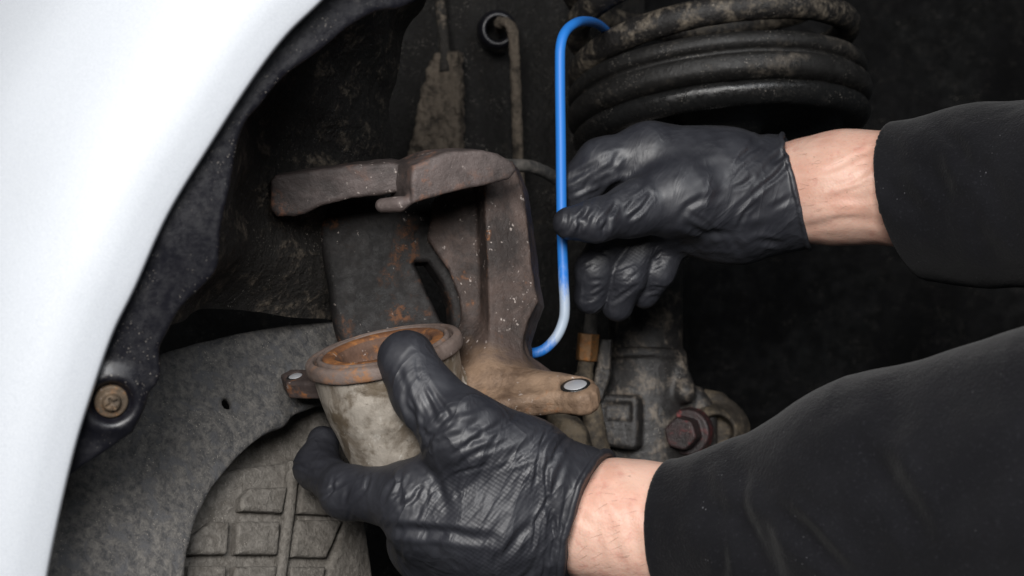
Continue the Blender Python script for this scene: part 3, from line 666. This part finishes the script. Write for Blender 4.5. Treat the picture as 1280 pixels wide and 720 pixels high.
def cloth_mat(name, a, b):
    m = Mat(name); n1 = m.noise(20, 6, 0.65); fz = m.noise(800, 3, 0.7)
    c = m.mix(m.ramp(n1, 0.35, 0.65), a, b); c = m.mix(m.ramp(fz, 0.55, 0.75, 0, 0.35), c, (0.026, 0.026, 0.031)); lint = m.math('MULTIPLY', m.ramp(m.math('ADD', m.voro(330), m.math('MULTIPLY', m.noise(200, 3), 0.4)), 0.24, 0.30, 1, 0), m.ramp(m.noise(30, 3), 0.56, 0.62, 0, 0.5)); c = m.mix(lint, c, (0.14, 0.14, 0.15))
    m.set(Base_Color=c, Roughness=0.92, Specular_IOR_Level=0.12, Sheen_Weight=0.06, Sheen_Roughness=0.5)
    m.bump(fz, 0.7, 0.0007); m.bump(m.noise(55, 5, 0.55), 0.35, 0.003)
    return m.m

per = thing('person', P(1280, 700, 500), 'person in black sleeves and black gloves holding the caliper and the blue hook', 'person')
M_skin = skin_mat('skin'); M_cloth = cloth_mat('black_knit_cloth', (0.004, 0.004, 0.0052), (0.007, 0.007, 0.0086))
base_p = np.array(per['base'])
def loc_m(p): return tuple((np.asarray(p) - base_p) * 0.001)

# --- lower hand
TH = chain_px([(508, 450, 588, 37), (530, 492, 583, 39), (580, 542, 577, 52), (655, 580, 584, 57), (738, 637, 596, 64)])
IX = chain_px([(404, 552, 648, 20), (396, 584, 636, 25), (434, 616, 610, 30), (520, 622, 588, 44), (640, 640, 592, 70)])
PM = chain_px([(535, 650, 588, 52), (620, 655, 588, 66), (735, 655, 600, 72)]) + chain_px([(540, 690, 606, 46), (620, 690, 600, 60), (740, 668, 604, 72)]) + chain_px([(575, 570, 590, 36), (600, 640, 584, 55)])
MF = chain_px([(512, 682, 640, 26), (522, 678, 616, 34), (560, 680, 606, 44)]) + chain_px([(540, 710, 640, 26), (565, 712, 615, 36), (620, 700, 608, 50)])
CF = chain_px([(735, 648, 600, 66), (800, 668, 606, 68)])
n_cuff = unit(P(800, 672, 590) - P(700, 640, 602))
c_cuff = P(728, 640, 598) + n_cuff * 3
f_th = union(TH, 5); f_ix = union(IX, 7); f_pm = union(PM + CF, 14); f_mf = union(MF, 7)
def f_hand1(p): return smin(smin(smin(f_pm(p), f_th(p), 12), f_ix(p), 7), f_mf(p), 6)
def f_glove1(p):
    d = f_hand1(p); cutp = (p - c_cuff) @ n_cuff + 2.2 * fbm(p * 0.05, 2)
    bead = np.sqrt((np.abs(d) * 0.9) ** 2 + cutp ** 2) - 1.3
    return smin(smax(d, cutp, 0.8), bead, 0.8)
S1 = folds(650, 560, 60, 30, 52, 14, 95, 4.0, 0.6) + folds(590, 620, 55, 40, 60, 9, 80, 3.6, 0.4) + folds(500, 625, 22, 26, 60, 10, 60, 3.2, 0.5) + folds(525, 500, 24, 34, -68, 8, 70, 3.4, 0.5) + \
     folds(440, 622, 36, 16, 52, 7, 36, 3.2, 0.6) + folds(690, 625, 18, 60, 80, 14, 95, 3.4, 0.8, 7) + folds(660, 690, 50, 25, 65, 8, 70, 4.5, 0.5) + folds(575, 545, 32, 26, 48, 8, 75, 4, 0.6) + \
     folds(520, 690, 35, 18, 85, 8, 40, 3.4, 0.4) + folds(385, 590, 14, 12, 0, 5, 30, 2.8, 0.6) + folds(640, 540, 60, 30, 50, 4, 110, 9, 0.9) + \
     [([(500, 462), (515, 515), (528, 570)], 5, 0.9), ([(545, 500), (570, 528), (615, 535)], 6, 0.4), ([(480, 662), (540, 664), (620, 674)], 7, 1.2), ([(520, 575), (545, 600), (560, 640)], 7, 0.8)]
sd1 = stroke_disp(S1)
lo, hi = bounds([P(355, 400, 580), P(790, 780, 600), P(355, 400, 680), P(790, 780, 520)], 6)
sdf_obj('glove', f_glove1, lo, hi, 0.7, glove_mat('black_nitrile_glove', loc_m(P(615, 640, 568)), 0.036), per, lambda V, n: sd1(V, n) + 0.5 * fbm(V * 0.08, 3))
# bare wrist
AR = chain_px([(705, 648, 604, 56), (740, 652, 600, 66), (770, 652, 598, 73), (815, 660, 596, 76), (900, 664, 584, 80)])
ten = chain_px([(700, 600, 585, 9), (830, 615, 565, 12)])
arm_lower = sdf_obj('arm', lambda p: union(AR, 8)(p) + 0.8 * fbm(p * np.array([0.03, 0.03, 0.06]), 3), *bounds([P(650, 560, 640), P(920, 790, 640), P(650, 560, 520), P(920, 790, 520)], 4), 0.8, M_skin, per,
        stroke_disp([([(735, 600), (770, 640), (790, 700), (800, 730)], 9, -0.45), ([(760, 590), (790, 620), (812, 690)], 8, -0.3), ([(722, 612), (750, 604), (775, 608)], 4, 0.2), ([(720, 640), (745, 660), (752, 700)], 7, 0.3)] + folds(760, 650, 30, 50, -60, 5, 40, 4, 0.15)))
# sleeve
SL = chain_px([(852, 664, 588, 92), (965, 665, 570, 118), (1100, 640, 548, 164), (1320, 620, 512, 214)])
n_s = unit(P(965, 665, 570) - P(852, 664, 588)); c_sl = P(838, 660, 590)
inn = chain_px([(800, 664, 597, 77), (900, 664, 582, 77)])
def f_sl(p):
    d = union(SL, 12)(p) + 1.2 * fbm(p * 0.02 + 3, 3)
    c_ = -((p - c_sl) @ n_s)
    return smax(smax(d, c_, 1.6), -union(inn)(p), 1.0)
S3 = folds(1000, 640, 120, 60, -48, 9, 150, 20, 2.2, 14) + folds(920, 690, 40, 40, -70, 4, 90, 14, 1.4) + folds(1180, 560, 90, 90, 30, 5, 170, 26, 1.6, 20) + folds(870, 620, 20, 50, -80, 3, 80, 12, 0.9) + [([(925, 590), (928, 650), (945, 720)], 11, 2.0), ([(975, 640), (1010, 670), (1060, 720)], 12, 2.6)]
sd3 = stroke_disp(S3)
lo, hi = bounds([P(790, 380, 620), P(1330, 800, 620), P(790, 380, 440), P(1330, 800, 440)], 4)
hi[0] = min(hi[0], P(1400, 360, 520)[0])
sdf_obj('sleeve', f_sl, lo, hi, 1.35, M_cloth, per, lambda V, n: sd3(V, n))

# --- upper hand
U_th = chain_px([(712, 279, 668, 21), (745, 276, 672, 25), (790, 262, 682, 32), (850, 245, 694, 52), (985, 240, 712, 58)])
U_ix = chain_px([(722, 262, 706, 20), (722, 232, 702, 24), (752, 205, 700, 30), (812, 195, 704, 40), (900, 225, 708, 60)])
U_pm = chain_px([(815, 205, 712, 46), (900, 232, 712, 66), (985, 240, 716, 61)]) + chain_px([(850, 270, 716, 48), (920, 262, 716, 62), (990, 244, 718, 61)])
U_f = [chain_px([(738, 372, 716, 21), (744, 338, 712, 24), (770, 290, 716, 27), (830, 245, 720, 38)]), chain_px([(772, 382, 718, 20), (784, 345, 712, 23), (804, 298, 718, 26), (850, 255, 722, 38)]), chain_px([(806, 368, 724, 18), (822, 340, 718, 21), (838, 300, 722, 25), (880, 265, 726, 40)])]
U_cf = chain_px([(985, 240, 716, 61), (1040, 238, 712, 64)])
f_u1 = union(U_pm + U_cf, 12); f_u2 = union(U_th, 6); f_u3 = union(U_ix, 6); f_u4 = [union(q, 4) for q in U_f]
n_c2 = unit((0.95, -0.22, 0.22)); c_c2 = P(994, 240, 714)
def f_glove2(p):
    d = smin(smin(f_u1(p), f_u2(p), 7), f_u3(p), 7)
    g_ = f_u4[0](p)
    for q in f_u4[1:]: g_ = smin(g_, q(p), 1.2)
    d = smin(d, g_, 4)
    cutp = (p - c_c2) @ n_c2 + 1.8 * fbm(p * 0.05, 2); bead = np.sqrt((np.abs(d) * 0.9) ** 2 + cutp ** 2) - 1.2
    return smin(smax(d, cutp, 0.8), bead, 0.8)
S2 = folds(735, 275, 32, 16, 62, 14, 34, 3.5, 0.9) + folds(785, 240, 22, 18, 48, 9, 42, 4, 1.1) + folds(745, 215, 26, 20, 30, 8, 40, 4, 0.8) + folds(955, 225, 30, 50, 40, 12, 55, 4, 0.9) + folds(900, 250, 60, 50, 20, 7, 80, 6, 0.6) + folds(925, 300, 50, 14, -25, 6, 60, 4.5, 0.8)
for cx, cy in ((740, 350), (782, 350), (822, 340)): S2 += folds(cx, cy, 8, 36, 18, 13, 32, 2.6, 0.45)
sd2 = stroke_disp(S2)
lo, hi = bounds([P(675, 140, 640), P(1030, 410, 640), P(675, 140, 790), P(1030, 410, 790)], 6)
sdf_obj('glove', f_glove2, lo, hi, 0.9, glove_mat('black_nitrile_glove_upper', loc_m(P(770, 345, 700)), 0.03, 0.6), per, lambda V, n: sd2(V, n) + 0.4 * fbm(V * 0.08, 3))
AR2 = chain_px([(960, 240, 720, 48), (994, 240, 715, 59), (1035, 237, 706, 64), (1060, 234, 702, 66), (1180, 236, 682, 80)])
arm_upper = sdf_obj('arm', lambda p: union(AR2, 8)(p) + 0.8 * fbm(p * np.array([0.03, 0.03, 0.07]), 3), *bounds([P(900, 130, 640), P(1180, 340, 640), P(900, 130, 780), P(1180, 340, 780)], 4), 0.8, M_skin, per,
        stroke_disp([([(1000, 272), (1045, 262), (1090, 258), (1125, 245)], 8, -0.6), ([(1000, 285), (1060, 275), (1125, 280)], 6, 0.3), ([(985, 215), (1030, 215), (1075, 195), (1110, 180)], 4, 0.4), ([(1040, 240), (1075, 228), (1110, 205)], 4, -0.5)] + folds(1050, 240, 40, 40, 15, 5, 40, 4, 0.15)))
SL2 = chain_px([(1118, 250, 692, 98), (1230, 244, 664, 110), (1400, 240, 615, 130)])
n_s2 = unit(unit(P(1230, 240, 664) - P(1118, 250, 692)) + np.array([0, 0, 0.17])); c_s2 = P(1146, 245, 694)
inn2 = chain_px([(1080, 242, 700, 76), (1190, 242, 680, 76)])
def f_sl2(p):
    d = union(SL2, 10)(p) + 1.2 * fbm(p * 0.025 + 9, 3)
    return smax(smax(d, -((p - c_s2) @ n_s2), 1.4), -union(inn2)(p), 1.0)
sd4 = stroke_disp(folds(1200, 240, 70, 70, -50, 8, 110, 14, 1.8, 18))
lo, hi = bounds([P(1080, 110, 760), P(1400, 370, 760), P(1080, 110, 560), P(1400, 370, 560)], 6)
sdf_obj('sleeve', f_sl2, lo, hi, 1.5, M_cloth, per, lambda V, n: sd4(V, n))
# short dark hairs on the bare wrists
mh = Mat('body_hair'); mh.set(Base_Color=(0.16, 0.09, 0.06), Roughness=0.6)
def hairs(arm, axis, box_px, n, ln):
    me = arm.data; co = np.empty(len(me.vertices) * 3); me.vertices.foreach_get('co', co); co = co.reshape(-1, 3) * 1000 + base_p
    no = np.empty(len(me.vertices) * 3); me.vertices.foreach_get('normal', no); no = no.reshape(-1, 3); u = proj(co)
    ok = np.nonzero((u[:, 0] > box_px[0]) & (u[:, 0] < box_px[2]) & (u[:, 1] > box_px[1]) & (u[:, 1] < box_px[3]) & (no[:, 1] < 0.1))[0]
    V = []; Fc = []
    for i in rng.choice(ok, n, replace=False):
        p = co[i]; nn = no[i]; t = unit(axis + rng.normal(size=3) * 0.2); t = unit(t - nn * (t @ nn)); sd = np.cross(nn, t); L = ln * rng.uniform(0.5, 1.3); b = len(V); cv = rng.normal() * 0.12
        for k in range(5):
            f = k / 4; w_ = 0.042 * (1 - f * 0.85); c_ = p + t * L * f + nn * (0.1 + 0.9 * math.sin(f * 2.2) * 0.6) + sd * cv * L * f * f
            V += [c_ - sd * w_, c_ + sd * w_]
        Fc += [(b + 2 * k, b + 2 * k + 1, b + 2 * k + 3, b + 2 * k + 2) for k in range(4)]
    o = mesh_obj('arm_hair', np.array(V) - base_p, Fc, mh.m); o.parent = arm; o['kind'] = 'stuff'
hairs(arm_lower, unit(P(720, 660, 605) - P(800, 640, 590)), (725, 585, 815, 720), 26, 6.0)
hairs(arm_upper, unit(P(980, 250, 720) - P(1100, 225, 690)), (1000, 170, 1115, 300), 24, 6.0)
for o in bpy.data.objects:
    if 'base' in o: del o['base']
